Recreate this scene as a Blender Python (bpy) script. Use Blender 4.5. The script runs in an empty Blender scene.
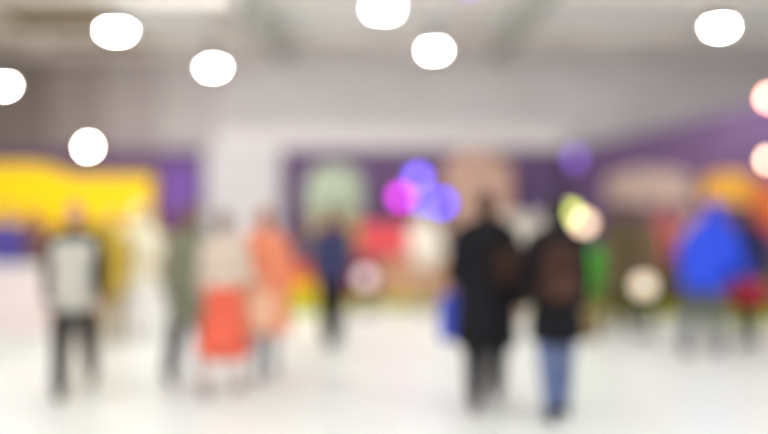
import bpy, bmesh, math, random
from mathutils import Vector, Matrix, Euler
random.seed(7)
S = bpy.context.scene
C = S.collection

# ---------------------------------------------------------------- camera
F_PX = 1067.0            # 50 mm lens on a 36 mm wide sensor, 768 px frame
EYE = 1.6
HOR = 210.0
cam_d = bpy.data.cameras.new('camera')
cam_d.sensor_width = 36.0
cam_d.lens = 50.0
cam_d.shift_y = -7.0 / 768.0
cam_d.clip_end = 200
cam_d.dof.use_dof = True
cam_d.dof.focus_distance = 3.5
cam_d.dof.aperture_fstop = 0.36
cam = bpy.data.objects.new('camera', cam_d)
C.objects.link(cam)
cam.location = (0, 0, EYE)
cam.rotation_euler = (math.radians(90), 0, 0)
S.camera = cam

# ---------------------------------------------------------------- world and exposure
w = bpy.data.worlds.new('hall_air'); S.world = w; w.use_nodes = True
w.node_tree.nodes['Background'].inputs[0].default_value = (1.0, 1.0, 1.0, 1)
w.node_tree.nodes['Background'].inputs[1].default_value = 3.3
S.view_settings.view_transform = 'Standard'
S.view_settings.look = 'None'
S.view_settings.gamma = 1.0
S.view_settings.use_curve_mapping = False
S.view_settings.exposure = -1.10
LAMP_L = 480.0           # radiance of the hall lamps' lenses
CEIL = 4.65

def at(px, py, d):       # the point seen at a picture place at distance d (metres)
    return Vector(((px - 384.0) / F_PX * d, d, EYE + (HOR - py) / F_PX * d))
def gx(px, d): return (px - 384.0) / F_PX * d
def gz(py, d): return EYE + (HOR - py) / F_PX * d

# ---------------------------------------------------------------- materials
def lin(c): return tuple((v / 12.92 if v <= .04045 else ((v + .055) / 1.055) ** 2.4) for v in (x / 255.0 for x in c))
MATS = {}
def mat(name, rgb, rough=.6, var=.12, scale=8.0, bump=.0, metal=0.0, spec=.3, stretch=(1, 1, 1)):
    if name in MATS: return MATS[name]
    m = bpy.data.materials.new(name); m.use_nodes = True
    nt = m.node_tree; b = nt.nodes['Principled BSDF']
    c = lin(rgb)
    tc = nt.nodes.new('ShaderNodeTexCoord'); mp = nt.nodes.new('ShaderNodeMapping')
    mp.inputs['Scale'].default_value = stretch
    nz = nt.nodes.new('ShaderNodeTexNoise'); nz.inputs['Scale'].default_value = scale; nz.inputs['Detail'].default_value = 4
    cr = nt.nodes.new('ShaderNodeValToRGB')
    cr.color_ramp.elements[0].position = .3; cr.color_ramp.elements[1].position = .7
    cr.color_ramp.elements[0].color = tuple(max(0, v * (1 - var)) for v in c) + (1,)
    cr.color_ramp.elements[1].color = tuple(min(1, v * (1 + var * .6)) for v in c) + (1,)
    nt.links.new(tc.outputs['Object'], mp.inputs[0]); nt.links.new(mp.outputs[0], nz.inputs['Vector'])
    nt.links.new(nz.outputs[0], cr.inputs[0]); nt.links.new(cr.outputs[0], b.inputs['Base Color'])
    b.inputs['Roughness'].default_value = rough; b.inputs['Metallic'].default_value = metal
    b.inputs['Specular IOR Level'].default_value = spec
    if bump:
        bp = nt.nodes.new('ShaderNodeBump'); bp.inputs['Strength'].default_value = bump; bp.inputs['Distance'].default_value = .01
        n2 = nt.nodes.new('ShaderNodeTexNoise'); n2.inputs['Scale'].default_value = scale * 12
        nt.links.new(mp.outputs[0], n2.inputs['Vector']); nt.links.new(n2.outputs[0], bp.inputs['Height'])
        nt.links.new(bp.outputs[0], b.inputs['Normal'])
    MATS[name] = m
    return m
def glow(name, rgb, strength):
    if name in MATS: return MATS[name]
    m = bpy.data.materials.new(name); m.use_nodes = True
    b = m.node_tree.nodes['Principled BSDF']
    b.inputs['Base Color'].default_value = lin(rgb) + (1,)
    b.inputs['Emission Color'].default_value = lin(rgb) + (1,)
    b.inputs['Emission Strength'].default_value = strength
    MATS[name] = m
    return m
def cloth(name, rgb, var=.15): return mat('cloth_' + name, rgb, .85, var, 9, .25, spec=.15)

# ---------------------------------------------------------------- objects
def obj(name, me, m, parent=None, loc=None, rot=None):
    o = bpy.data.objects.new(name, me)
    if m is not None and not me.materials: me.materials.append(m)
    C.objects.link(o)
    if parent is not None: o.parent = parent
    if loc is not None: o.location = loc
    if rot is not None: o.rotation_euler = rot
    return o
def tag(o, label, cat, group=None):
    o['label'] = label; o['category'] = cat
    if group: o['group'] = group
    return o
def thing(name, label, cat, loc=(0, 0, 0), rz=0, group=None):
    o = bpy.data.objects.new(name, None); C.objects.link(o)
    o.empty_display_size = .1
    o.location = loc; o.rotation_euler = (0, 0, rz)
    return tag(o, label, cat, group)
def struct(o): o['kind'] = 'structure'; return o
def copy_tree(o, parent=None):
    c = o.copy(); C.objects.link(c); c.parent = parent
    for ch in list(o.children): copy_tree(ch, c)
    return c

class Vol:
    """collects closed shapes"""
    def __init__(s): s.v = []; s.f = []
    def rings(s, rs, seg=16):
        # rs: list of (centre, u, v) ellipse rings; the two ends close in a point
        b = len(s.v); n = len(rs)
        for c, u, v in rs:
            for k in range(seg):
                a = 2 * math.pi * k / seg
                s.v.append(tuple(c + u * math.cos(a) + v * math.sin(a)))
        for i in range(n - 1):
            for k in range(seg):
                k2 = (k + 1) % seg
                s.f.append((b + i * seg + k, b + i * seg + k2, b + (i + 1) * seg + k2, b + (i + 1) * seg + k))
        s.f.append(tuple(b + k for k in reversed(range(seg))))
        s.f.append(tuple(b + (n - 1) * seg + k for k in range(seg)))
        return s
    def loft(s, rs, seg=18, dome=.5):
        # elliptical loft with softly rounded ends
        rs = [(Vector(c), Vector(u), Vector(v)) for c, u, v in rs]
        def cap(a, b):
            d = (a[0] - b[0])
            if d.length < 1e-6: d = Vector((0, 0, 1))
            d.normalize(); r = min(a[1].length, a[2].length) * dome
            return [(a[0] + d * r * t, a[1] * q, a[2] * q) for t, q in ((.98, .22), (.85, .53), (.5, .86))]
        st = cap(rs[0], rs[1]); en = cap(rs[-1], rs[-2])
        return s.rings(st + rs + en[::-1], seg)
    def cone(s, p0, p1, r0, r1, seg=14, flat=1.0, side=None):
        p0, p1 = Vector(p0), Vector(p1); d = (p1 - p0)
        L = d.length
        d = d / L if L > 1e-6 else Vector((0, 0, 1))
        u = Vector(side) if side is not None else (Vector((1, 0, 0)) if abs(d.x) < .9 else Vector((0, 1, 0)))
        u = (u - d * u.dot(d)).normalized(); v = d.cross(u)
        rs = []
        for t in (-88, -60, -30, 0):
            a = math.radians(t); rs.append((p0 + d * r0 * math.sin(a), r0 * math.cos(a)))
        for t in (0, 30, 60, 88):
            a = math.radians(t); rs.append((p1 + d * r1 * math.sin(a), r1 * math.cos(a)))
        return s.rings([(c, u * r, v * r * flat) for c, r in rs], seg)
    def ell(s, c, ax, ay, az, seg=18):
        c = Vector(c); ax, ay, az = Vector(ax), Vector(ay), Vector(az)
        rs = []
        for i in range(11):
            t = math.radians(-88 + 176 * i / 10)
            rs.append((c + az * math.sin(t), ax * math.cos(t), ay * math.cos(t)))
        return s.rings(rs, seg)
    def box(s, x0, x1, y0, y1, z0, z1):
        b = len(s.v)
        s.v += [(x0, y0, z0), (x1, y0, z0), (x1, y1, z0), (x0, y1, z0), (x0, y0, z1), (x1, y0, z1), (x1, y1, z1), (x0, y1, z1)]
        s.f += [tuple(b + i for i in q) for q in ((3, 2, 1, 0), (4, 5, 6, 7), (0, 1, 5, 4), (1, 2, 6, 5), (2, 3, 7, 6), (3, 0, 4, 7))]
        return s
    def mesh(s, name='m', smooth=True, bevel=0):
        me = bpy.data.meshes.new(name); me.from_pydata(s.v, [], s.f)
        bm = bmesh.new(); bm.from_mesh(me)
        bmesh.ops.recalc_face_normals(bm, faces=bm.faces)
        if bevel:
            bmesh.ops.bevel(bm, geom=bm.edges[:], offset=bevel, segments=2, affect='EDGES', clamp_overlap=True)
        bm.to_mesh(me); bm.free()
        if smooth:
            for p in me.polygons: p.use_smooth = True
        me.update()
        return me
    def remesh(s, voxel, smooth=3, name='m'):
        me = s.mesh(name)
        o = bpy.data.objects.new('tmp', me); C.objects.link(o)
        r = o.modifiers.new('r', 'REMESH'); r.mode = 'VOXEL'; r.voxel_size = voxel; r.use_smooth_shade = True
        if smooth:
            q = o.modifiers.new('s', 'SMOOTH'); q.factor = .5; q.iterations = smooth
        dg = bpy.context.evaluated_depsgraph_get()
        out = bpy.data.meshes.new_from_object(o.evaluated_get(dg))
        out.name = name
        bpy.data.objects.remove(o); bpy.data.meshes.remove(me)
        return out

def box(name, x0, x1, y0, y1, z0, z1, m, parent=None, bevel=.008):
    me = Vol().box(x0, x1, y0, y1, z0, z1).mesh(name, smooth=False, bevel=bevel)
    return obj(name, me, m, parent)
def lathe(name, prof, m, parent=None, seg=28, loc=None, rot=None):
    rs = [(Vector((0, 0, z)), Vector((max(r, 1e-4), 0, 0)), Vector((0, max(r, 1e-4), 0))) for r, z in prof]
    return obj(name, Vol().rings(rs, seg).mesh(name), m, parent, loc, rot)
def tube(name, pts, r, m, parent=None, seg=10):
    v = Vol()
    for a, b in zip(pts[:-1], pts[1:]): v.cone(a, b, r, r, seg)
    return obj(name, v.mesh(name), m, parent)
def prism(name, pts, y0, y1, m, parent=None, bevel=.01):
    """outline in x,z with a thickness along y"""
    me = bpy.data.meshes.new(name); bm = bmesh.new()
    a = [bm.verts.new((x, y0, z)) for x, z in pts]; b = [bm.verts.new((x, y1, z)) for x, z in pts]
    bm.faces.new(a); bm.faces.new(b[::-1])
    for i in range(len(pts)):
        j = (i + 1) % len(pts); bm.faces.new((a[j], a[i], b[i], b[j]))
    bmesh.ops.recalc_face_normals(bm, faces=bm.faces)
    if bevel: bmesh.ops.bevel(bm, geom=[e for e in bm.edges], offset=bevel, segments=2, affect='EDGES', clamp_overlap=True)
    bm.to_mesh(me); bm.free()
    return obj(name, me, m, parent)
def arch(x0, x1, z0, zs, zt, n=14):
    """outline: straight sides up to zs, elliptical top up to zt"""
    cx, rx = (x0 + x1) / 2, (x1 - x0) / 2
    return [(x0, z0), (x1, z0)] + [(cx + rx * math.cos(math.pi * k / n), zs + (zt - zs) * math.sin(math.pi * k / n)) for k in range(n + 1)]

WHITE_METAL = mat('white_enamel', (225, 224, 220), .35, .04, 5)
DARK_METAL = mat('dark_metal', (52, 52, 56), .4, .1, 10, metal=.6)
GREY_METAL = mat('grey_metal', (150, 150, 150), .4, .1, 10, metal=.5)
PURPLE = mat('purple_wall', (122, 94, 136), .7, .10, 2.5, .1)
PALE = mat('pale_plaster', (228, 223, 224), .85, .05, 1.5, .1)
WHITE = mat('white_laminate', (238, 236, 232), .4, .03, 4)
CEILM = mat('ceiling_panel', (243, 250, 247), .85, .10, .8, .1)

# ================================================================ the hall
fl = mat('floor_polish', (233, 233, 230), .32, .025, .9)
f = box('floor', -9, 9, -6, 20.6, -.12, 0, fl, bevel=0); struct(f)
c_ = box('ceiling', -9, 9, 3, 20.6, CEIL, CEIL + .15, CEILM, bevel=0); struct(c_)
wb = box('wall_back', -9, 9, 20.4, 20.6, 0, CEIL, PALE, bevel=0); struct(wb)
pw = box('wall_panel', -9, 3.42, 20.15, 20.4, 0, gz(150, 20.15), PURPLE, wb)
wl = box('wall_left', -9.2, -9, -6, 20.6, 0, CEIL, PALE, bevel=0); struct(wl)
wr = box('wall_right', 9, 9.2, -6, 20.6, 0, CEIL, PALE, bevel=0); struct(wr)
# white pier that breaks the purple panels
pr = box('trim_1', gx(206, 19.9), gx(281, 19.9), 19.75, 20.15, 0, gz(148, 19.9), mat('pier_plaster', (222, 218, 220), .7, .04, 2), bevel=.02); struct(pr)
# angled purple wall of the side hall, its top rising towards the near end
me = bpy.data.meshes.new('angled_wall')
A0, A1 = Vector((3.35, 20.2)), Vector((6.6, 14.6))
n_ = Vector((A1.y - A0.y, -(A1.x - A0.x))).normalized() * .2
zz = (gz(152, 20.2), 3.40)
vs = []
for p, z in ((A0, zz[0]), (A1, zz[1])):
    for q in (p, p - n_):
        vs += [(q.x, q.y, 0), (q.x, q.y, z)]
me.from_pydata(vs, [], [(0, 4, 5, 1), (2, 3, 7, 6), (1, 5, 7, 3), (0, 1, 3, 2), (4, 6, 7, 5), (0, 2, 6, 4)])
bm = bmesh.new(); bm.from_mesh(me); bmesh.ops.recalc_face_normals(bm, faces=bm.faces); bm.to_mesh(me); bm.free()
struct(obj('wall_side', me, PURPLE))
# left bay panels darkened step by step, light falloff put into their colour
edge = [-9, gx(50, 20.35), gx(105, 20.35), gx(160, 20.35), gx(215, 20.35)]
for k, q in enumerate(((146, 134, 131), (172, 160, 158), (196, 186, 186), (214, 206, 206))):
    box('wall_panel', edge[k] + .005, edge[k + 1] - .005, 20.33, 20.4, gz(150, 20.15) + .02, CEIL, mat('falloff_panel_%d' % k, q, .8, .06, 2), wb)
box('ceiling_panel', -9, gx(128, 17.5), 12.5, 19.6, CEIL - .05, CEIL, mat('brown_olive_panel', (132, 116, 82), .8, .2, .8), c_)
box('lit_band', gx(216, 20.2), 3.42, 20.02, 20.4, gz(150, 20.15) + .02, gz(128, 20.15), mat('lit_band_white', (246, 240, 240), .8, .04, 2), wb, .02)  # pale band added to paint light from below on the bulkhead
# ceiling beams, ducts
BEAM = mat('beam_paint', (244, 236, 230), .7, .12, 3)
def beam(i, y, z0, th, x0=-9, x1=9, m=BEAM):
    b = box('trim_%d' % i, x0, x1, y, y + th, z0, CEIL, m, bevel=.02); struct(b); return b
beam(2, 19.6, 4.46, .4)
beam(3, 17.6, 4.45, .3)
beam(4, 14.3, 4.4, .3)
DUCT = mat('duct_grey', (186, 190, 182), .6, .15, 2)
for k, x in enumerate((-1.95, 1.95)):
    b = box('trim_%d' % (20 + k), x, x + .3, 11, 19.55, 4.3, 4.6, DUCT, bevel=.05); struct(b)
for k, x in enumerate((-6.2, -2.6, 1.2, 4.9)):
    b = box('trim_%d' % (5 + k), x, x + .22, 8, 19.6, 4.5, CEIL, BEAM, bevel=.02); struct(b)

# ---------------------------------------------------------------- hall lamps
LENS = glow('lamp_lens', (253, 252, 249), LAMP_L)
def hall_lamp(label, p, group=None, k=1.0):
    t = thing('pendant_lamp', label, 'lamp', p, 0, group)
    lathe('housing', [(.03, .34), (.07, .33), (.08, .24), (.11, .2), (.16 * k, .08), (.165 * k, .045), (.15 * k, .045), (.1, .16), (.02, .2)], GREY_METAL, t)
    lathe('lens', [(.001, .0), (.06 * k, .008), (.09 * k, .022), (.115 * k, .045), (.12 * k, .06), (.001, .062)], LENS, t)
    h = CEIL - p[2]
    tube('rod', [Vector((0, 0, .3)), Vector((0, 0, h - .02))], .012, DARK_METAL, t)
    lathe('ceiling_rose', [(.06, h - .04), (.06, h - .001), (.001, h)][::-1], WHITE_METAL, t)
    return t
LAMPS = [(116, 31, 15.2, 'round white pendant lamp hanging over the man in the grey vest'),
         (213, 67, 17.0, 'round white pendant lamp hanging before the white pier'),
         (3, 85, 17.3, 'round white pendant lamp hanging highest above the yellow board'),
         (383, 10, 14.8, 'round white pendant lamp above the sage green banner, close under a beam'),
         (434, 50, 16.6, 'round white pendant lamp hanging above the coloured stage lights'),
         (720, 27, 15.6, 'round white pendant lamp hanging above the blue hooded jacket')]
for px, py, d, lb in LAMPS:
    p = at(px, py + 2, d); p.z -= .02
    hall_lamp(lb, p, None, {116: 1.35, 383: 1.4, 720: 1.15}.get(px, 1.0))
for px, lb in ((158, 'pendant lamp at the ceiling edge above the purple panel, paired with another'), (207, 'pendant lamp at the ceiling edge above the white pier, paired with another')):
    hall_lamp(lb, at(px, -17, 13.6), None, .7)
for x, y in [(x, y) for y in (11.2, 7.6, 3.8) for x in (-6.6, -2.4, 2.4, 6.6)] + [(7.4, 14.0)]:  # extra lamps outside the view, added only to light the hall
    hall_lamp('unseen pendant lamp added out of view to light the hall', Vector((x, y, 4.1)), 'added pendant lamps out of view')

def wall_spot(label, p, rgb, L, rad=.07, tilt=0.0, rz=0.0, wall=.35):
    """lamp head on an arm, lens turned along -y (towards the hall)"""
    t = thing('wall_spotlight', label, 'spotlight', p, rz)
    R = (math.radians(90) + tilt, 0, 0)
    lathe('housing', [(rad * .3, -.2), (rad * .8, -.17), (rad * 1.05, -.06), (rad * 1.15, .02), (rad * 1.02, .02), (rad * .98, -.04), (.001, -.05)], DARK_METAL, t, rot=R)
    lathe('lens', [(.001, -.03), (rad * .96, -.03), (rad * .8, .0), (rad * .4, .012), (.001, .014)], glow('lens_%d_%d_%d' % rgb, rgb, L), t, rot=R)
    tube('arm', [Vector((0, .15, 0)), Vector((0, .18, -.08)), Vector((0, wall, -.08))], .012, DARK_METAL, t)
    box('wall_plate', -.05, .05, wall - .012, wall, -.14, -.02, DARK_METAL, t, .003)
    return t
wall_spot('small white spotlight on an arm above the yellow board', at(88, 147, 19.75), (255, 247, 225), 260, .07, wall=.395)
wall_spot('violet wall spotlight above the pale twin-globe lamp', at(578, 158, 19.75), (150, 105, 235), 3.5, .16, wall=.395)
wall_spot('salmon pink spotlight high on the angled purple wall', Vector((5.60, 15.55, gz(98, 15.55))), (255, 170, 150), 55, .09, rz=math.radians(-60), wall=.38)
wall_spot('peach spotlight on the angled purple wall beside the orange board', Vector((5.59, 15.55, gz(160, 15.55))), (255, 215, 180), 38, .08, rz=math.radians(-60), wall=.38)

for px, lb in ((470, 'small violet pendant lamp added to tint the ceiling beside a white pendant lamp'), (536, 'small violet pendant lamp added to tint the ceiling above the plum board')):  # added just above the view for a violet tint on the ceiling
    p = at(px, -9, 14.2); t = hall_lamp(lb, p, None, .8)
    for ch in t.children:
        if ch.name.startswith('lens'): ch.data.materials[0] = glow('violet_lens', (150, 125, 235), 4)

# ---------------------------------------------------------------- boards on the walls
YEL = mat('yellow_board', (255, 214, 10), .5, .08, 3)
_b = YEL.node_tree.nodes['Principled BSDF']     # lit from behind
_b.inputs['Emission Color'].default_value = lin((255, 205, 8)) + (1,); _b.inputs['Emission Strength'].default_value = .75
t = thing('sign_board', 'long bright yellow sign board with a raised hump on the purple wall', 'sign', (0, 19.85, 0))
Dy = 19.85
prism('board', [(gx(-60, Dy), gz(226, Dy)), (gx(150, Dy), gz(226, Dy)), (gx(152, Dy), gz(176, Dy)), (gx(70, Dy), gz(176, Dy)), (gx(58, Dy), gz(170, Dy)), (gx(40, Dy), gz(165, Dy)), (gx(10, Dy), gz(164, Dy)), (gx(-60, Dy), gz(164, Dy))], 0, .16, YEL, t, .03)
box('lower_strip', gx(-60, Dy), gx(60, Dy), -.03, .14, gz(236, Dy), gz(227, Dy), mat('orange_strip', (236, 160, 60), .5, .1, 3), t)
for x in (-7, -5.8): box('bracket', x, x + .06, .16, .29, gz(200, Dy), gz(180, Dy), DARK_METAL, t, .004)
VIO = mat('violet_panel', (138, 96, 190), .6, .1, 2)
t = thing('wall_poster', 'plain violet poster panel between the yellow board and white pier', 'poster', (0, 20.1, 0))
box('sheet', gx(163, 20.1), gx(198, 20.1), 0, .04, gz(222, 20.1), gz(164, 20.1), VIO, t, .004)
box('bottom_rail', gx(161, 20.1), gx(200, 20.1), -.02, .045, gz(227, 20.1), gz(222, 20.1), DARK_METAL, t, .004)

def banner(label, px0, px1, py_top, py_sh, py_bot, d, m, low=None, group=None):
    """free-standing arched board on two feet"""
    x0, x1 = gx(px0, d), gx(px1, d); cx = (x0 + x1) / 2
    t = thing('display_board', label, 'board', (cx, d, 0), 0, group)
    prism('board', arch(x0 - cx, x1 - cx, gz(py_bot, d), gz(py_sh, d), gz(py_top, d)), -.03, .03, m, t)
    if low is not None: prism('lower_panel', [(x0 - cx + .04, gz(py_bot, d) - .02), (x1 - cx - .04, gz(py_bot, d) - .02), (x1 - cx - .04, .1), (x0 - cx + .04, .1)][::-1], -.02, .02, low, t)
    for s in (-1, 1):
        xx = s * (x1 - x0) * .36
        box('post', xx - .025, xx + .025, .035, .085, .03, gz(py_sh, d), GREY_METAL, t, .004)
        box('foot', xx - .04, xx + .04, -.25, .3, 0, .03, GREY_METAL, t, .004)
    return t
banner('sage green round-topped display board beside the white pier', 306, 362, 164, 186, 214, 18.6, mat('sage_panel', (178, 190, 166), .6, .25, 4), mat('mustard_panel', (178, 160, 100), .6, .2, 5))
banner('dusty salmon round-topped display board behind the black coats', 442, 512, 150, 172, 232, 19.65, mat('salmon_panel', (216, 176, 158), .6, .18, 3), mat('grey_brown_panel', (110, 92, 80), .6, .2, 5))
banner('narrow plum display board beside the salmon one', 524, 548, 158, 166, 232, 19.65, mat('plum_panel', (104, 80, 128), .6, .15, 3), mat('grey_taupe_panel', (170, 160, 150), .6, .2, 5))

# board on the angled wall: dusty beige-pink fascia and the orange board
def along(s): return A0 + (A1 - A0) * s
ang = math.atan2(A1.y - A0.y, A1.x - A0.x)
def wall_board(name, label, cat, px0, px1, pieces, off=.12):
    # place on the line parallel to the angled wall at distance off
    nn = Vector((A1.y - A0.y, -(A1.x - A0.x))).normalized()
    if nn.y > 0: nn = -nn
    o = A0 + nn * off; dv = (A1 - A0).normalized()
    def hit(px):
        k = (px - 384) / F_PX
        s = (k * o.y - o.x) / (dv.x - k * dv.y); return s, o + dv * s
    s0, p0 = hit(px0)
    t = thing(name, label, cat, (p0.x, p0.y, 0), math.atan2(dv.y, dv.x))
    for nm, pts, m, y0, y1 in pieces:
        q = []
        for px, py in pts:
            s, p = hit(px); q.append((s - s0, gz(py, p.y)))
        prism(nm, q, y0, y1, m, t, .012)
    return t
wall_board('fascia_board', 'dusty beige pink fascia board on the angled purple wall', 'board', 604, 690,
           [('board', [(604, 205), (690, 205), (690, 176), (672, 170), (640, 168), (612, 174), (604, 184)], mat('dusty_beige', (214, 188, 176), .7, .25, 4), 0, .08)])
wall_board('sign_board', 'amber and orange sign board on the angled purple wall', 'sign', 700, 790,
           [('amber_panel', [(700, 200), (744, 205), (752, 182), (744, 174), (722, 172), (702, 178)], mat('amber_panel', (252, 186, 70), .5, .1, 3), 0, .07),
            ('orange_panel', [(745, 214), (790, 228), (790, 190), (770, 184), (753, 182)], mat('orange_panel', (226, 120, 62), .5, .1, 3), 0, .07),
            ('red_trim', [(752, 232), (790, 244), (790, 230), (752, 218)], mat('red_trim', (205, 70, 66), .5, .1, 3), 0, .06)])

# ---------------------------------------------------------------- stage lights on a stand
def stage_light(label, p, rgb, L, yaw=0.0, rad=.128):
    t = thing('stage_light', label, 'stage light', p, yaw, 'coloured stage lights on one stand')
    R = (math.radians(90), 0, 0)
    lathe('can', [(rad * .5, -.3), (rad * .85, -.27), (rad, -.1), (rad * 1.08, .03), (rad * 1.0, .03), (rad * .97, -.06), (.001, -.07)], DARK_METAL, t, rot=R)
    lathe('lens', [(.001, -.04), (rad * .96, -.04), (rad * .8, -.0), (rad * .4, .015), (.001, .018)], glow('gel_%d_%d_%d' % rgb, rgb, L), t, rot=R)
    tube('yoke', [Vector((-rad * 1.12, .12, 0)), Vector((-rad * 1.12, .12, -rad * 1.3)), Vector((rad * 1.12, .12, -rad * 1.3)), Vector((rad * 1.12, .12, 0))], .01, DARK_METAL, t)
    return t
D = 19.3
P1, P2, P3 = at(418, 178, D), at(442, 203, D), at(401, 197, D)
stage_light('violet blue stage light, topmost on its stand', P1, (120, 100, 255), 15)
stage_light('deep blue stage light on the stand beside the black coat', P2, (40, 32, 255), 16)
stage_light('lavender stage light in the middle of the stand', at(424, 200, D), (140, 120, 255), 9)
stage_light('magenta stage light on the stand', P3, (245, 60, 255), 9)
t = thing('light_stand', 'black tripod light stand carrying four coloured stage lights', 'stand', (P1.x, D + .16, 0))
zc = P3.z - .16
tube('pole', [Vector((0, 0, .5)), Vector((0, 0, P1.z - .16))], .018, DARK_METAL, t)
tube('crossbar', [Vector((P3.x - P1.x - .05, 0, zc)), Vector((P2.x - P1.x + .05, 0, zc))], .015, DARK_METAL, t)
tube('riser', [Vector((P2.x - P1.x, -.04, zc)), Vector((P2.x - P1.x, -.04, P2.z - .145))], .012, DARK_METAL, t)
for k in range(3):
    a = k * 2.094 + .5
    tube('leg', [Vector((0, 0, .62)), Vector((.4 * math.cos(a), .4 * math.sin(a), .015))], .013, DARK_METAL, t)

# ---------------------------------------------------------------- twin globe floor lamp and low globe lamps
d = 17.0
ga, gb = at(570, 213, d), at(584, 223, d)
t = thing('floor_lamp', 'tall floor lamp with a lime and a peach globe behind the dark haired visitor', 'lamp', (gx(577, d), d, 0))
x0 = gx(577, d)
lathe('base', [(.001, 0), (.17, 0), (.17, .025), (.03, .04), (.001, .05)], DARK_METAL, t)
tube('pole', [Vector((0, 0, .04)), Vector((0, 0, 1.25))], .014, DARK_METAL, t)
for g, rgb, L in ((ga, (222, 236, 120), 9.0), (gb, (250, 216, 184), 10.0)):
    b = Vector((g.x - x0, 0, g.z))
    tube('arm', [Vector((0, 0, 1.2)), b - Vector((0, 0, .13))], .01, DARK_METAL, t)
    v = Vol().ell(b, (.11, 0, 0), (0, .11, 0), (0, 0, .11), 24)
    obj('globe', v.mesh('globe'), glow('globe_%d_%d_%d' % rgb, rgb, L), t)
def low_globe(label, px, py, d, rgb, L, r=.12):
    p = at(px, py, d)
    t = thing('globe_lamp', label, 'lamp', (p.x, d, 0))
    lathe('base', [(.001, 0), (.16, 0), (.15, .03), (.03, .05), (.001, .06)], DARK_METAL, t)
    tube('stem', [Vector((0, 0, .04)), Vector((0, 0, p.z - r * .9))], .018, DARK_METAL, t)
    lathe('collar', [(.001, p.z - r * 1.1), (.05, p.z - r * 1.08), (.055, p.z - r * .8), (.001, p.z - r * .7)], DARK_METAL, t)
    obj('globe', Vol().ell((0, 0, p.z), (r, 0, 0), (0, r, 0), (0, 0, r), 24).mesh('globe'), glow('low_globe_%d' % px, rgb, L), t)
low_globe('low grey white globe lamp on a short stem before the crimson counter', 365, 278, 16.4, (232, 214, 214), 2.2)
low_globe('low cream globe lamp on a short stem before the olive counter', 644, 286, 13.6, (240, 222, 196), 2.5, .13)

# ---------------------------------------------------------------- counters
def counter(label, x0, x1, d, depth, top, front, kick=None, name='counter', panels=2, topm=None, group=None, kh=.18, rz=0):
    cx = (x0 + x1) / 2; w2 = (x1 - x0) / 2
    t = thing(name, label, 'counter', (cx, d, 0), rz, group)
    box('body', -w2 + .02, w2 - .02, .02, depth, kh, top - .04, front, t)
    box('worktop', -w2 - .02, w2 + .02, -.03, depth + .03, top - .04, top, topm or WHITE, t, .01)
    box('plinth', -w2 + .03, w2 - .03, .0, depth - .03, 0, kh, kick or front, t)
    pw_ = (2 * w2 - .04) / panels
    for k in range(panels):
        a = -w2 + .02 + k * pw_
        box('front_panel', a + .012, a + pw_ - .012, .0, .022, kh + .03, top - .07, front, t, .004)
    return t
LIME = mat('lime_plinth', (172, 176, 40), .6, .2, 6)
OLIVE = mat('olive_front', (112, 98, 66), .7, .3, 5)
xs = [-8.6, -7.3, -6.0, -4.72, -3.42]
wl_ = ['tan fronted counter against the wall at the far end below the yellow board', 'tan fronted counter below the yellow board behind the grey vest', 'tan fronted counter below the right end of the yellow board', 'tan fronted counter below the violet poster, touching the white pier']
for k in range(4):
    counter(wl_[k], xs[k] + .03, xs[k + 1] - .03, 18.9, .6, 1.12, mat('tan_front', (186, 158, 142), .6, .1, 3), panels=2)
counter('white counter with a pale pink front panel before the visitor in blue violet', -4.75, gx(47, 12.2), 12.2, .6, .95, mat('pale_pink_front', (242, 224, 222), .5, .06, 4), WHITE, panels=2)
counter('low white block table below the cream hooded jacket', gx(131, 13.0), gx(170, 13.0), 13.0, .5, .68, WHITE, panels=1, name='low_table')
counter('crimson fronted counter with a lime plinth beside the stacked crates', gx(306, 17.4), gx(374, 17.4), 17.4, .55, .82, mat('crimson_front', (136, 44, 66), .6, .15, 4), LIME, panels=2, topm=mat('slate_top', (86, 88, 112), .5, .1, 4))
counter('peach wooden counter with a lime plinth before the white shirt', gx(378, 17.4), gx(452, 17.4), 17.4, .55, .78, mat('peach_wood', (206, 158, 122), .6, .15, 3, stretch=(1, 1, 6)), LIME, panels=2, topm=mat('peach_top', (224, 190, 160), .5, .08, 3))
counter('olive brown counter with a lime plinth before the salmon board', gx(456, 17.4), gx(588, 17.4), 17.4, .55, .9, OLIVE, LIME, panels=3)
counter('olive brown counter with a lime plinth behind the low cream globe lamp', gx(590, 15.9), gx(690, 15.9), 15.9, .5, .78, OLIVE, LIME, panels=3, topm=OLIVE)
counter('olive brown counter with a lime plinth behind the red skirt', gx(694, 15.0), gx(790, 15.0), 15.0, .5, .78, OLIVE, LIME, panels=3, topm=OLIVE)

# coral sign on the counters
t = thing('table_sign', 'coral red sign standing across the crimson and peach counters', 'sign', (gx(392, 17.55), 17.55, .82))
zb, zt = gz(256, 17.5) - .82, gz(224, 17.5) - .82
box('board', -.55, .5, 0, .05, zb - .02, zt, mat('coral_board', (226, 84, 90), .5, .12, 3), t)
for s in (-.42, -.3): box('foot', s, s + .05, -.08, .14, 0, .02, DARK_METAL, t, .003)
for s in (-.42, -.3): box('upright', s, s + .05, .05, .08, 0, zt * .6, DARK_METAL, t, .003)

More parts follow.
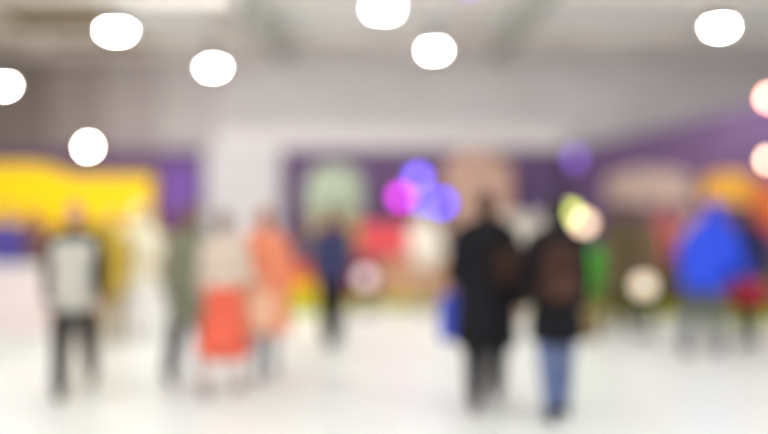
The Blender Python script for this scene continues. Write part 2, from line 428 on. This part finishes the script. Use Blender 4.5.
# stacked crates beside the crimson counter
def crate(label, x, y, z, w_, h_, dp, m, rz=0):
    t = thing('crate', label, 'crate', (x, y, z), rz, 'stacked crates beside the crimson counter')
    th = .02
    box('bottom', -w_ / 2, w_ / 2, -dp / 2, dp / 2, 0, th, m, t, .004)
    n = 3; sh = (h_ - .03) / n
    for k in range(n):
        z0 = .02 + k * sh
        box('slat', -w_ / 2, w_ / 2, -dp / 2, -dp / 2 + th, z0, z0 + sh - .015, m, t, .003)
        box('slat', -w_ / 2, w_ / 2, dp / 2 - th, dp / 2, z0, z0 + sh - .015, m, t, .003)
        for s in (-1, 1):
            box('slat', s * w_ / 2 - (th if s > 0 else 0), s * w_ / 2 + (th if s < 0 else 0), -dp / 2, dp / 2, z0, z0 + sh - .015, m, t, .003)
    for sx in (-1, 1):
        for sy in (-1, 1):
            x_ = sx * (w_ / 2 - .035); y_ = sy * (dp / 2 - .035)
            box('corner_post', x_ - .018, x_ + .018, y_ - .018, y_ + .018, 0, h_, m, t, .003)
    return t
cy = mat('crate_yellow', (244, 196, 26), .55, .1, 5); co = mat('crate_orange', (232, 108, 44), .55, .1, 5); cg = mat('crate_lime', (190, 200, 50), .55, .1, 5)
dC = 16.6
crate('lime green crate, lowest of the stack', gx(300, dC), dC, 0, .74, .24, .42, cg)
crate('yellow crate resting on the lime green crate', gx(301, dC), dC, .245, .72, .27, .42, cy)
crate('orange crate on top of the stack', gx(298, dC), dC, .52, .66, .25, .42, co)
crate('amber crate standing beside the stack at the white pier', gx(258, dC + .3), dC + .3, 0, .5, .42, .42, mat('crate_amber', (240, 164, 60), .55, .1, 5))

# small boxes on the white counters
for px, w_, h_, rgb, lb in ((170, .34, .3, (122, 74, 60), 'brown cardboard box on the tan counter beside the pier'),
                            (150, .26, .22, (176, 130, 100), 'tan cardboard box on the tan counter under the yellow board'),
                            (30, .5, .28, (176, 122, 96), 'reddish tan cardboard box on the tan counter near the russet jacket')):
    t = thing('cardboard_box', lb, 'box', (gx(px, 19.1), 19.15, 1.12))
    m = mat('card_%d' % px, rgb, .8, .12, 5)
    box('carton', -w_ / 2, w_ / 2, -.14, .14, 0, h_, m, t, .005)
    box('flap', -w_ / 2 + .005, w_ / 2 - .005, -.139, -.004, h_, h_ + .006, m, t, .002)
    box('flap', -w_ / 2 + .005, w_ / 2 - .005, .004, .139, h_, h_ + .006, m, t, .002)
    box('tape', -.0 - w_ / 2, w_ / 2, -.025, .025, h_ + .006, h_ + .009, mat('tape', (200, 170, 120), .3, .05, 5), t, 0)

t = thing('carton', 'pale grey carton on the olive counter between the two black coats', 'box', (gx(523, 17.7), 17.7, .9))
m = mat('grey_card', (206, 200, 194), .8, .1, 5)
box('carton_body', -.3, .3, -.2, .2, 0, .6, m, t, .006)
box('lid', -.31, .31, -.21, .21, .54, .63, m, t, .006)
box('tape', -.03, .03, -.212, .212, .50, .633, mat('tape', (200, 170, 120), .3, .05, 5), t, 0)

# potted plants
def leaf_mesh():
    v = []; f = []
    n = 6
    for i in range(n + 1):
        s = i / n; wd = .055 * math.sin(math.pi * min(1, s * .92 + .06)) ; z = .34 * s - .16 * s * s; y = .34 * s
        v += [(-wd, y, z + .012), (0, y, z), (wd, y, z + .012)]
    for i in range(n):
        for k in (0, 1):
            a = i * 3 + k; f.append((a, a + 1, a + 4, a + 3))
    me = bpy.data.meshes.new('leaf'); me.from_pydata(v, [], f)
    for p in me.polygons: p.use_smooth = True
    return me
GREEN = mat('leaf_green', (96, 214, 66), .45, .2, 6)
LEAF = leaf_mesh()
def plant(label, px, d, pot_h, hgt, n, lm, potm, sc=1.0):
    t = thing('potted_plant', label, 'plant', (gx(px, d), d, 0))
    lathe('pot', [(.001, 0), (.13, 0), (.18, pot_h - .05), (.2, pot_h - .05), (.2, pot_h), (.165, pot_h), (.16, pot_h - .03), (.001, pot_h - .03)], potm, t)
    tube('stem', [Vector((0, 0, pot_h - .04)), Vector((.01, 0, hgt))], .012, mat('stem', (96, 84, 50), .8, .2, 10), t)
    rnd = random.Random(px)
    for k in range(n):
        a = k * 2.4; z = pot_h + .12 + (hgt - pot_h - .1) * k / n
        o = bpy.data.objects.new('leaf', LEAF); C.objects.link(o); o.parent = t
        o.location = (0, 0, z); o.rotation_euler = (rnd.uniform(-.2, .5), 0, a); q = sc * rnd.uniform(.8, 1.1); o.scale = (q * 1.3, q, q)
if not LEAF.materials: LEAF.materials.append(GREEN)
plant('bright green leafy plant in a tan pot beside the dark haired visitor', 589, 13.2, .36, .92, 60, GREEN, mat('pot_tan', (150, 128, 84), .7, .15, 6), .8)

# ================================================================ people
SKIN = {}
def skin(k, rgb): return mat('skin_' + k, rgb, .55, .06, 20, spec=.3)
EYEW = mat('eye_white', (235, 232, 228), .2, .02, 20); IRIS = mat('iris', (60, 42, 30), .2, .1, 40); LIP = mat('lips', (176, 96, 90), .5, .1, 20)
PEOPLE = {}
def person(key, label, px, d, yaw, H=1.72, sk=(214, 168, 144), hair=(60, 42, 32), long_hair=False, stride=(18, -16), knee=(4, 14),
           arms=((8, 12), (-8, 14)), abd=10, lean=0, top=('jacket', 'x', (40, 40, 40)), hem=.80, sleeve=None, vest=None, legs=('trousers', 'x', (50, 50, 60)),
           leg_hem=.07, shoe=(40, 36, 36), hood=False, bulk=1.0, skirt_hem=.45, flare=1.0, scarf=None, leg_w=1.0):
    s = H / 1.72
    root = thing('person', label, 'person', (gx(px, d), d, 0), math.radians(yaw))
    rad = math.radians
    # ---- leg joints (facing -y)
    J = {}
    hz = .905
    for i, sd in enumerate((-1, 1)):
        hp = Vector((sd * .092, 0, hz)); th = rad(stride[i]); kn = hp + Vector((0, -math.sin(th), -math.cos(th))) * .425
        a2 = th - rad(knee[i]); an = kn + Vector((sd * -.008, -math.sin(a2), -math.cos(a2))) * .405
        J[i] = [hp, kn, an, a2]
    low = min(J[i][2].z for i in (0, 1)); dz = .08 - low
    for i in (0, 1):
        for k in range(3): J[i][k] = J[i][k] + Vector((0, 0, dz))
    off = Vector((0, 0, dz)); le = rad(lean)
    piv = Vector((0, 0, hz + dz))
    Rl = Matrix.Rotation(le, 3, 'X')
    def U(p):     # upper body point: drop with the pelvis, then lean forward
        p = Vector(p) + off
        if p.z > piv.z: p = piv + Rl @ (p - piv)
        return p * s
    def Ud(v): return (Rl @ Vector(v)) * s
    def L_(p): return Vector(p) * s
    # ---- arms
    A = {}
    for i, sd in enumerate((-1, 1)):
        sh = Vector((sd * .166, .004, 1.375)); a = rad(arms[i][0]); b = rad(arms[i][0] + arms[i][1]); ab = rad(abd)
        el = sh + Vector((sd * math.sin(ab), -math.sin(a) * math.cos(ab), -math.cos(a) * math.cos(ab))) * .285
        ab2 = ab * .35
        wr_ = el + Vector((sd * math.sin(ab2), -math.sin(b) * math.cos(ab2), -math.cos(b) * math.cos(ab2))) * .245
        A[i] = [U(sh), U(el), U(wr_), Vector((0, 0, 0))]
        A[i][3] = (A[i][2] - A[i][1]).normalized()
    TORSO = [(.84, .155, .11, .01), (.93, .168, .118, .012), (1.02, .148, .105, .0), (1.1, .138, .1, -.004), (1.2, .15, .11, -.008), (1.3, .16, .113, -.005), (1.375, .146, .096, .005), (1.43, .1, .072, .012), (1.47, .06, .06, .012)]
    def torso(v, z0, z1, inf, wide=1.0, ext=None):
        rs = []
        for z, rx, ry, oy in TORSO:
            if z < z0 - 1e-6 or z > z1 + 1e-6: continue
            rs.append((U((0, oy, z)), Ud(((rx + inf) * wide, 0, 0)), Ud((0, (ry + inf) * wide, 0))))
        if ext is not None:   # hang below the hips
            zt, fl_ = ext
            n = 5; pre = []
            spread = max(abs(math.sin(rad(q))) for q in stride) * .3
            for k in range(n):
                q = 1 - k / n; z = .84 + (zt - .84) * q
                w_ = (.165 + inf) * wide * (1 + (fl_ - 1) * q + .02); h_ = (.118 + inf) * wide * (1 + (fl_ - 1) * q) + spread * q
                pre.append((L_((0, .01, z + dz)), L_((w_, 0, 0)), L_((0, h_, 0))))
            rs = pre + rs
        v.loft(rs, 24, .25)
    # ---- body
    v = Vol()
    torso(v, .84, 1.47, 0)
    v.cone(U((0, .014, 1.42)), U((0, .0, 1.56)), .058 * s, .052 * s)
    hc = U((0, -.008, 1.615)); Rx = Rl
    v.ell(hc, Ud((.074, 0, 0)), Ud((0, .094, 0)), Ud((0, 0, .107)), 24)
    v.ell(U((0, -.035, 1.552)), Ud((.053, 0, 0)), Ud((0, .06, 0)), Ud((0, 0, .05)))
    v.ell(U((0, -.076, 1.518)), Ud((.022, 0, 0)), Ud((0, .017, 0)), Ud((0, 0, .016)))
    v.cone(U((0, -.094, 1.625)), U((0, -.112, 1.588)), .009 * s, .014 * s)           # nose
    v.ell(U((0, -.085, 1.643)), Ud((.05, 0, 0)), Ud((0, .014, 0)), Ud((0, 0, .011)))   # brow
    for sd in (-1, 1):
        v.ell(U((sd * .034, -.078, 1.59)), Ud((.024, 0, 0)), Ud((0, .018, 0)), Ud((0, 0, .018)))   # cheek
        v.ell(U((sd * .077, .008, 1.6)), Ud((.011, 0, 0)), Ud((0, .02, .006)), Ud((0, -.008, .032)))   # ear
    HANDS = {}
    for i, sd in enumerate((-1, 1)):
        sh, el, wr_, dr = A[i]
        v.cone(sh, el, .05 * s, .041 * s); v.cone(el, wr_, .04 * s, .027 * s); v.ell(sh, (.055 * s, 0, 0), (0, .055 * s, 0), (0, 0, .055 * s))
        side = Vector((sd, 0, 0)); nrm = (side - dr * side.dot(dr)).normalized()   # back of the hand looks outwards
        fwd = dr.cross(nrm) * (1 if sd > 0 else -1)
        if fwd.y > 0: fwd = -fwd
        pc = wr_ + dr * .055 * s
        v.ell(pc, fwd * .043 * s, nrm * .017 * s, dr * .055 * s)
        v.cone(wr_, pc, .026 * s, .026 * s, flat=.7, side=fwd)
        for k, (o_, ln) in enumerate(((.034, .068), (.0115, .078), (-.0115, .074), (-.033, .056))):
            p = wr_ + dr * .098 * s + fwd * o_ * s; cu = .25; dd = (dr + fwd * o_ * 3.0).normalized()
            for q, fr in enumerate((.42, .33, .27)):
                cu_ = cu + .32 * q; d2 = (dd * math.cos(cu_) - nrm * math.sin(cu_)).normalized()
                p2 = p + d2 * ln * fr * s; r0 = (.0092 - .0007 * q) * s
                v.cone(p, p2, r0, r0 * .95, 8); p = p2
            if k == 1: HANDS[i] = (wr_ + dr * .12 * s - nrm * .02 * s, dr)
        p = wr_ + dr * .03 * s + fwd * .03 * s
        for q, (fr, an) in enumerate(((.04, .75), (.032, .5), (.024, .35))):
            p2 = p + (dr * math.cos(an) + fwd * math.sin(an) - nrm * .25).normalized() * fr * s
            v.cone(p, p2, (.0125 - .0015 * q) * s, (.011 - .0015 * q) * s, 8); p = p2
    FD = {}
    for i in (0, 1):
        hp, kn, an, a2 = J[i]
        v.cone(L_(hp), L_(kn), .083 * s, .053 * s); v.cone(L_(kn), L_(an), .052 * s, .036 * s)
        v.ell(L_(kn + (an - kn) * .32 + Vector((0, .01, 0))), (.046 * s, 0, 0), (0, .047 * s, 0), (0, 0, .1 * s))
        pit = a2 if an.z > .12 else 0.0
        ft = Vector((0, -math.cos(pit), math.sin(pit) if an.z > .12 else 0)); 
        if an.z > .12: ft = Vector((0, -math.cos(-a2), -math.sin(-a2) * .9)).normalized()
        dn = Vector((0, ft.z, -ft.y)); dn = -dn if dn.z > 0 else dn
        FD[i] = (an, ft, dn)
        v.cone(L_(an + dn * .03 - ft * .03), L_(an + dn * .045 + ft * .12), .032 * s, .026 * s, flat=.9)
    body = obj('body', v.remesh(.0068, 3, 'body'), skin('%d_%d_%d' % sk, sk), root)
    # ---- face pieces
    for sd in (-1, 1):
        e = Vol().ell(U((sd * .03, -.084, 1.617)), Ud((.0125, 0, 0)), Ud((0, .0115, 0)), Ud((0, 0, .0105)), 12)
        eo = obj('eye', e.mesh('eye'), EYEW, body)
        obj('eyebrow', Vol().cone(U((sd * .016, -.1, 1.643)), U((sd * .046, -.09, 1.643)), .0045 * s, .003 * s, 8).mesh('eyebrow'), mat('hair_%d_%d_%d' % hair, hair, .6, .2, 60), body)
        obj('iris', Vol().ell(U((sd * .03, -.0935, 1.617)), Ud((.0055, 0, 0)), Ud((0, .003, 0)), Ud((0, 0, .0055)), 10).mesh('iris'), IRIS, body)
    obj('lips', Vol().ell(U((0, -.092, 1.553)), Ud((.022, 0, 0)), Ud((0, .007, 0)), Ud((0, 0, .007)), 12).mesh('lips'), LIP, body)
    # ---- hair
    hm = mat('hair_%d_%d_%d' % hair, hair, .6, .2, 60, .3)
    v = Vol()
    v.ell(U((0, .014, 1.636)), Ud((.084, 0, 0)), Ud((0, .097, 0)), Ud((0, 0, .1)), 24)
    v.ell(U((0, .045, 1.58)), Ud((.074, 0, 0)), Ud((0, .062, 0)), Ud((0, 0, .075)), 20)
    if long_hair:
        v.loft([(U((0, .06, 1.34)), Ud((.075, 0, 0)), Ud((0, .026, 0))), (U((0, .066, 1.44)), Ud((.09, 0, 0)), Ud((0, .04, 0))), (U((0, .04, 1.54)), Ud((.088, 0, 0)), Ud((0, .06, 0))), (U((0, .02, 1.62)), Ud((.084, 0, 0)), Ud((0, .08, 0)))], 20, .4)
    if not hood: obj('hair', v.remesh(.009, 4, 'hair'), hm, root)
    # ---- legs wear
    kind, nm, rgb = legs
    if kind in ('trousers',):
        v = Vol(); torso(v, .84, 1.02, .014)
        for i in (0, 1):
            hp, kn, an, a2 = [L_(q) if k < 3 else q for k, q in enumerate(J[i])]
            end = kn + (an - kn) * (1.0 - leg_hem * .5)
            v.cone(hp, kn, .098 * s * (leg_w * .5 + .5), .068 * s * leg_w, 16); v.cone(kn, end, .066 * s * leg_w, .053 * s * leg_w, 16); v.ell(kn + (an - kn) * .32 + Vector((0, .01 * s, 0)), (.066 * s, 0, 0), (0, .067 * s, 0), (0, 0, .13 * s)); v.ell(kn, (.073 * s, 0, 0), (0, .075 * s, 0), (0, 0, .1 * s))
        obj('trousers', v.remesh(.012, 4, 'trousers'), cloth(nm, rgb), root)
    else:   # skirt over bare or stockinged legs
        v = Vol(); torso(v, .84, 1.02, .02, 1.0, (skirt_hem, 1.4))
        obj('skirt', v.remesh(.014, 4, 'skirt'), cloth(nm, rgb), root)
        v = Vol()
        for i in (0, 1):
            hp, kn, an, a2 = [L_(q) if k < 3 else q for k, q in enumerate(J[i])]
            v2 = Vol(); v2.cone(hp, kn, .088 * s, .058 * s, 16); v2.cone(kn, an, .058 * s, .045 * s, 16); v2.ell(kn + (an - kn) * .32 + Vector((0, .01 * s, 0)), (.058 * s, 0, 0), (0, .06 * s, 0), (0, 0, .12 * s))
            obj('stocking', v2.remesh(.012, 3, 'stocking'), cloth(kind, {'dark_tights': (38, 34, 40), 'pale_tights': (226, 208, 200)}[kind]), root)
    # ---- shoes
    for i in (0, 1):
        an, ft, dn = FD[i]
        v = Vol()
        v.cone(L_(an + dn * .03 - ft * .045), L_(an + dn * .036 + ft * .13), .043 * s, .037 * s, 16)
        v.cone(L_(an - dn * .02 - ft * .01), L_(an + dn * .03 - ft * .02), .047 * s, .045 * s, 16)
        me = v.remesh(.009, 3, 'shoe')
        zmin = 0.004 * s
        if an.z < .12:
            for q in me.vertices:
                if q.co.z < zmin: q.co.z = zmin
        so = obj('shoe', me, mat('shoe_%d_%d_%d' % shoe, shoe, .45, .1, 12), root)
        v = Vol(); b0 = L_(an + dn * .072 - ft * .06); b1 = L_(an + dn * .072 + ft * .14)
        if an.z < .12: b0.z = b1.z = .009
        v.cone(b0, b1, .04 * s, .036 * s, 14, flat=.22, side=(1, 0, 0))
        obj('sole', v.mesh('sole'), mat('sole', (60, 58, 56), .7, .1, 12), so)
    # ---- top
    kind, nm, rgb = top
    inf = .022 * bulk + (.012 if bulk > 1 else 0)
    v = Vol()
    torso(v, .84, 1.43, inf, 1.0, (hem, flare) if hem < .83 else None)
    scl = .012 + .014 * bulk
    for i in (0, 1):
        sh, el, wr_, dr = A[i]
        v.cone(sh, el, (.046 + scl) * s, (.038 + scl) * s, 16); v.cone(U((0, .012, 1.44)), sh, (.055 + scl) * s, (.04 + scl) * s, 16)
        if sleeve is None: v.cone(el, wr_ - dr * .012 * s, (.038 + scl) * s, (.026 + scl * .7) * s, 16)
    v.cone(U((0, .012, 1.42)), U((0, .008, 1.475)), (.072 + .01 * bulk) * s, .066 * s, 16)
    to = obj(kind, v.remesh(.0125, 5, kind), cloth(nm, rgb), root)
    # collar and front zip
    cv = Vol()
    n = 16
    for k in range(n):
        a0 = math.radians(-60 + 300 * k / n); a1 = math.radians(-60 + 300 * (k + 1) / n)
        f0 = Vector((math.cos(a0), math.sin(a0), 0)); f1 = Vector((math.cos(a1), math.sin(a1), 0))
        rr = .074 + .012 * bulk
        cv.cone(U((rr * f0.x, .01 + rr * f0.y, 1.478)), U((rr * f1.x, .01 + rr * f1.y, 1.478)), .015 * s, .015 * s, 8)
    obj('collar', cv.mesh('collar'), cloth(nm, rgb), to)
    if kind in ('jacket', 'coat'):
        zs = [z for z in (.9, 1.02, 1.1, 1.2, 1.3, 1.38)]
        pts = []
        for z in zs:
            ry = [(zz_, r_, o_) for zz_, _, r_, o_ in TORSO]
            r0 = min(ry, key=lambda q: abs(q[0] - z)); pts.append(U((0, r0[2] - r0[1] - inf - .0, z)))
        zo = tube('zip', pts, .006 * s, DARK_METAL, to, 6)
    if vest is not None:
        v = Vol(); torso(v, .84, 1.375, inf + .012, 1.0, (hem + .04, 1.0))
        for sd in (-1, 1): v.cone(U((sd * .085, .008, 1.32)), U((sd * .095, .01, 1.435)), .105 * s, .058 * s)
        obj('vest', v.remesh(.0125, 4, 'vest'), cloth(vest[0], vest[1]), root)
    if hood:
        v = Vol()
        v.ell(U((0, .022, 1.628)), Ud((.108, 0, 0)), Ud((0, .112, 0)), Ud((0, 0, .13)), 24)
        v.cone(U((0, .03, 1.44)), U((0, .03, 1.56)), .1 * s, .1 * s)
        obj('hood', v.remesh(.0125, 4, 'hood'), cloth(nm, rgb), to)
    if scarf is not None:
        v = Vol()
        for k in range(n):
            a0 = 2 * math.pi * k / n; a1 = 2 * math.pi * (k + 1) / n
            v.cone(U((.085 * math.cos(a0), .01 + .085 * math.sin(a0), 1.475)), U((.085 * math.cos(a1), .01 + .085 * math.sin(a1), 1.475)), .035 * s, .035 * s, 10)
        obj('scarf', v.remesh(.012, 3, 'scarf'), cloth(scarf[0], scarf[1]), root)
    M = Matrix.Translation(root.location) @ Matrix.Rotation(root.rotation_euler.z, 4, 'Z')
    info = {'M': M, 's': s, 'hands': [M @ HANDS[0][0], M @ HANDS[1][0]], 'root': root, 'U': lambda p: M @ U(p)}
    PEOPLE[key] = info
    return info

person('vest', 'man in a pale grey vest over black sleeves, dark trousers, walking', 75, 9.35, 8, 1.70, sk=(205, 150, 130), hair=(120, 80, 66),
       stride=(20, -20), knee=(3, 16), arms=((-12, 10), (16, 16)), abd=12, bulk=1.4, top=('jacket', 'black', (30, 28, 32)), vest=('pale_grey', (196, 192, 182)), hem=.76, legs=('trousers', 'charcoal', (44, 42, 42)), leg_w=1.35)
person('violet', 'person in a blue violet top behind the pale pink counter', 4, 13.5, 30, 1.66, sk=(196, 140, 116), hair=(92, 60, 50), stride=(3, -3), knee=(0, 2), top=('sweater', 'blue_violet', (92, 82, 160)), legs=('trousers', 'dark_plum', (60, 44, 70)))
person('brownjacket', 'person in a russet brown jacket behind the pale pink counter', 31, 14.4, -40, 1.62, sk=(214, 150, 110), hair=(150, 92, 60), stride=(3, -3), knee=(0, 2), top=('jacket', 'russet', (132, 96, 88)), legs=('trousers', 'taupe', (120, 104, 96)))
person('mustard', 'person in a long mustard jacket beside the low white table', 112, 13.2, 20, 1.58, sk=(214, 168, 140), hair=(130, 96, 50), stride=(4, -4), knee=(0, 2), top=('jacket', 'mustard', (196, 166, 66)), hem=.62, legs=('trousers', 'khaki', (170, 150, 100)))
person('cream', 'person in a cream hooded coat with the hood up behind the low table', 139, 13.85, 10, 1.64, sk=(225, 180, 160), hair=(180, 150, 110), stride=(4, -4), knee=(0, 2), top=('coat', 'cream', (248, 242, 216)), hem=.62, hood=True, bulk=2.0, legs=('trousers', 'offwhite', (224, 216, 206)), arms=((10, 60), (10, 60)))
person('olive', 'person in a long grey olive coat and black trousers, seen from behind', 191, 10.0, 172, 1.66, hair=(120, 92, 74), stride=(14, -18), knee=(3, 16), top=('coat', 'grey_olive', (130, 133, 112)), hem=.62, bulk=1.1, legs=('trousers', 'black_legs', (34, 32, 36)), leg_w=1.35, arms=((6, 8), (-6, 8)))
person('redskirt', 'person in a beige sweater and bright red skirt beside the orange coat', 224, 9.35, 170, 1.60, hair=(150, 130, 120), stride=(12, -14), knee=(2, 12), top=('sweater', 'beige_grey', (212, 194, 178)), hem=.84, bulk=.8, legs=('pale_tights', 'red', (230, 104, 82)), skirt_hem=.38, arms=((6, 70), (4, 20)), shoe=(190, 170, 165))
person('orange', 'person in a long coral orange coat and grey trousers, walking away', 265, 10.25, 190, 1.64, sk=(220, 160, 130), hair=(170, 96, 70), stride=(16, -16), knee=(3, 14), top=('coat', 'coral_orange', (240, 146, 112)), hem=.50, flare=1.25, bulk=1.6, legs=('trousers', 'grey_blue', (150, 156, 164)), arms=((8, 14), (24, 30)), shoe=(150, 150, 155))
person('navy', 'person in a navy jacket with a crimson scarf and black trousers', 332, 12.7, 195, 1.66, hair=(92, 84, 84), stride=(12, -10), knee=(2, 10), top=('jacket', 'navy', (66, 68, 104)), scarf=('crimson', (160, 40, 66)), legs=('trousers', 'black_legs', (34, 32, 36)), leg_w=1.35)
person('white', 'person in a loose white shirt before the peach counter', 425, 16.8, 10, 1.62, sk=(236, 200, 180), hair=(226, 210, 190), stride=(3, -3), knee=(0, 2), top=('shirt', 'white', (238, 230, 216)), bulk=2.2, legs=('trousers', 'stone', (206, 176, 150)), arms=((10, 40), (10, 40)))
person('black', 'tall man in a long black coat seen from behind with a blue bag', 486, 8.75, 176, 1.78, hair=(84, 58, 48), stride=(18, -14), knee=(3, 14), top=('coat', 'black', (20, 19, 22)), hem=.52, bulk=2.5, flare=1.05, legs=('trousers', 'black_legs', (34, 32, 36)), leg_w=1.35, arms=((-4, 8), (2, 66)), abd=14, shoe=(70, 66, 66))
person('jeans', 'dark haired person in a black jacket and blue jeans with a brown backpack', 556, 8.25, 186, 1.70, hair=(34, 28, 26), long_hair=True, stride=(8, -8), knee=(2, 10), top=('jacket', 'black', (24, 22, 24)), hem=.62, bulk=1.4, legs=('trousers', 'denim', (104, 118, 158)), leg_w=1.08, arms=((6, 10), (10, 14)), shoe=(60, 62, 80))
person('brown', 'person in a long olive brown coat standing beside the low cream globe lamp', 621, 14.2, 160, 1.72, hair=(84, 56, 40), stride=(4, -4), knee=(0, 3), top=('coat', 'olive_brown', (98, 84, 62)), hem=.5, bulk=1.6, legs=('trousers', 'dark_olive', (70, 62, 48)))
person('pink', 'person in a rose pink jacket behind the olive brown counter', 666, 16.9, 20, 1.66, sk=(226, 150, 130), hair=(170, 90, 80), stride=(3, -3), knee=(0, 2), top=('jacket', 'rose_pink', (214, 108, 108)), bulk=1.5, legs=('trousers', 'taupe', (120, 104, 96)))
person('peach', 'person in a pale peach sweater behind the olive brown counter', 695, 16.6, -10, 1.66, sk=(230, 180, 160), hair=(180, 140, 130), stride=(3, -3), knee=(0, 2), top=('sweater', 'pale_peach', (214, 168, 150)), bulk=1.5, legs=('trousers', 'taupe', (120, 104, 96)))
person('moss', 'person in a moss brown jacket between the globe lamp and the blue jacket', 644, 15.1, 190, 1.64, hair=(96, 60, 44), stride=(4, -4), knee=(0, 3), top=('jacket', 'moss_brown', (126, 108, 84)), bulk=1.5, legs=('trousers', 'dark_olive', (70, 62, 48)))
person('blue', 'person in a bulky bright blue hooded jacket and grey jeans, leaning', 705, 11.9, 138, 1.70, hair=(40, 40, 50), stride=(10, -14), knee=(3, 14), lean=20, top=('jacket', 'bright_blue', (52, 82, 222)), hem=.78, hood=True, bulk=4.2, legs=('trousers', 'grey_denim', (98, 104, 118)), leg_w=1.35, arms=((10, 50), (10, 50)), abd=28)
person('darkred', 'person in a dark navy top and crimson skirt over dark tights', 748, 12.5, 170, 1.64, hair=(60, 44, 48), stride=(10, -10), knee=(2, 8), top=('jacket', 'dark_navy', (44, 46, 82)), hem=.84, bulk=1.5, legs=('dark_tights', 'crimson_skirt', (168, 36, 60)), skirt_hem=.58)

# ---------------------------------------------------------------- bags
def strap_pts(p0, p1, h, n=8):
    return [p0 + (p1 - p0) * (k / n) + Vector((0, 0, h * math.sin(math.pi * k / n))) for k in range(n + 1)]
def hand_bag(name, label, hand, w_, h_, dp, rgb, rz=0, drop=.18, hrgb=None):
    """open-topped carrier bag hanging from a hand by two loop handles"""
    x, y, z = hand
    zt = z - drop; zb = zt - h_
    t = thing(name, label, 'bag', (x, y, zb), rz)
    m = cloth(name + '_%d_%d_%d' % rgb, rgb, .1)
    v = Vol()
    rs = [(Vector((0, 0, q * h_)), Vector((w_ / 2 * a, 0, 0)), Vector((0, dp / 2 * b, 0))) for q, a, b in ((0, .9, .9), (.1, .98, 1.05), (.5, 1, 1.05), (.9, 1, .9), (1, .99, .8))]
    me = v.rings(rs, 20).mesh('bag_body')
    # square the section a little
    for q in me.vertices:
        a = abs(q.co.x) / (w_ / 2); q.co.y *= 1 + .25 * (1 if .3 < a < .97 else 0)
    obj('bag_body', me, m, t)
    for s in (-1, 1):
        y_ = s * dp * .3
        tube('handle', strap_pts(Vector((-w_ * .25, y_, h_ - .03)), Vector((w_ * .25, y_, h_ - .03)), drop + .03, 8), .008, cloth(name + 'h', hrgb or rgb), t, 8)
    box('hem_band', -w_ * .42, w_ * .42, -dp * .56, dp * .56, h_ - .05, h_ - .03, m, t, .006)
    return t
h = PEOPLE['black']['hands']
hl = min(h, key=lambda p: p.x)
hand_bag('shopping_bag', 'blue carrier bag in the hand of the man in the black coat', hl, .28, .38, .16, (80, 98, 214), rz=.3, drop=.1)
h = PEOPLE['redskirt']['hands']; hl = max(h, key=lambda p: p.x)
hand_bag('tote_bag', 'pale peach tote bag in the hand of the person in the red skirt', hl + Vector((0, 0, .02)), .30, .34, .13, (250, 206, 172), rz=.15, drop=.1)
# brown backpack on the dark haired visitor
I = PEOPLE['jeans']
pb = I['U']((0.02, .22, .95))
t = thing('backpack', 'dark brown backpack worn over the black jacket', 'backpack', (pb.x, pb.y, pb.z), math.radians(186))
bmn = cloth('brown_pack', (68, 45, 39), .2)
v = Vol(); v.loft([((0, 0, 0), (.15, 0, 0), (0, .075, 0)), ((0, 0, .15), (.16, 0, 0), (0, .085, 0)), ((0, 0, .32), (.14, 0, 0), (0, .075, 0)), ((0, 0, .38), (.1, 0, 0), (0, .05, 0))], 24, .5)
obj('pack_body', v.remesh(.012, 4), bmn, t)
v = Vol(); v.loft([((0, .075, .02), (.11, 0, 0), (0, .035, 0)), ((0, .08, .16), (.11, 0, 0), (0, .035, 0))], 20, .5)
obj('front_pocket', v.remesh(.012, 3), cloth('brown_pocket', (80, 55, 48), .2), t)
tube('grab_handle', strap_pts(Vector((-.04, -.03, .4)), Vector((.04, -.03, .4)), .05, 6), .008, bmn, t)
for s in (-1, 1):
    tube('shoulder_strap', [Vector((s * .1, -.05, .36)), Vector((s * .115, -.14, .455)), Vector((s * .12, -.24, .45)), Vector((s * .125, -.345, .34)), Vector((s * .15, -.36, .16)), Vector((s * .2, -.2, .05)), Vector((s * .15, -.05, .03))], .014, bmn, t, 8)
# brown shoulder bag against the black coat
I = PEOPLE['black']
pb = I['U']((-.19, .2, 1.02))
t = thing('shoulder_bag', 'dark brown shoulder bag hanging at the back of the black coat', 'bag', (pb.x, pb.y, pb.z), math.radians(176))
m = cloth('brown_leather', (58, 40, 34), .2)
v = Vol(); v.loft([((0, 0, 0), (.13, 0, 0), (0, .05, 0)), ((0, 0, .12), (.145, 0, 0), (0, .055, 0)), ((0, 0, .24), (.13, 0, 0), (0, .045, 0))], 22, .5)
obj('bag_body', v.remesh(.012, 3), m, t)
v = Vol(); v.loft([((0, .03, .12), (.125, 0, 0), (0, .03, 0)), ((0, .02, .25), (.13, 0, 0), (0, .045, 0))], 20, .3)
obj('flap', v.remesh(.012, 3), cloth('brown_flap', (66, 46, 38), .2), t)
tube('strap', [Vector((-.1, -.0, .25)), Vector((-.02, -.05, .42)), Vector((.07, -.12, .5)), Vector((.1, -.2, .52)), Vector((.1, -.3, .48))], .012, m, t, 8)
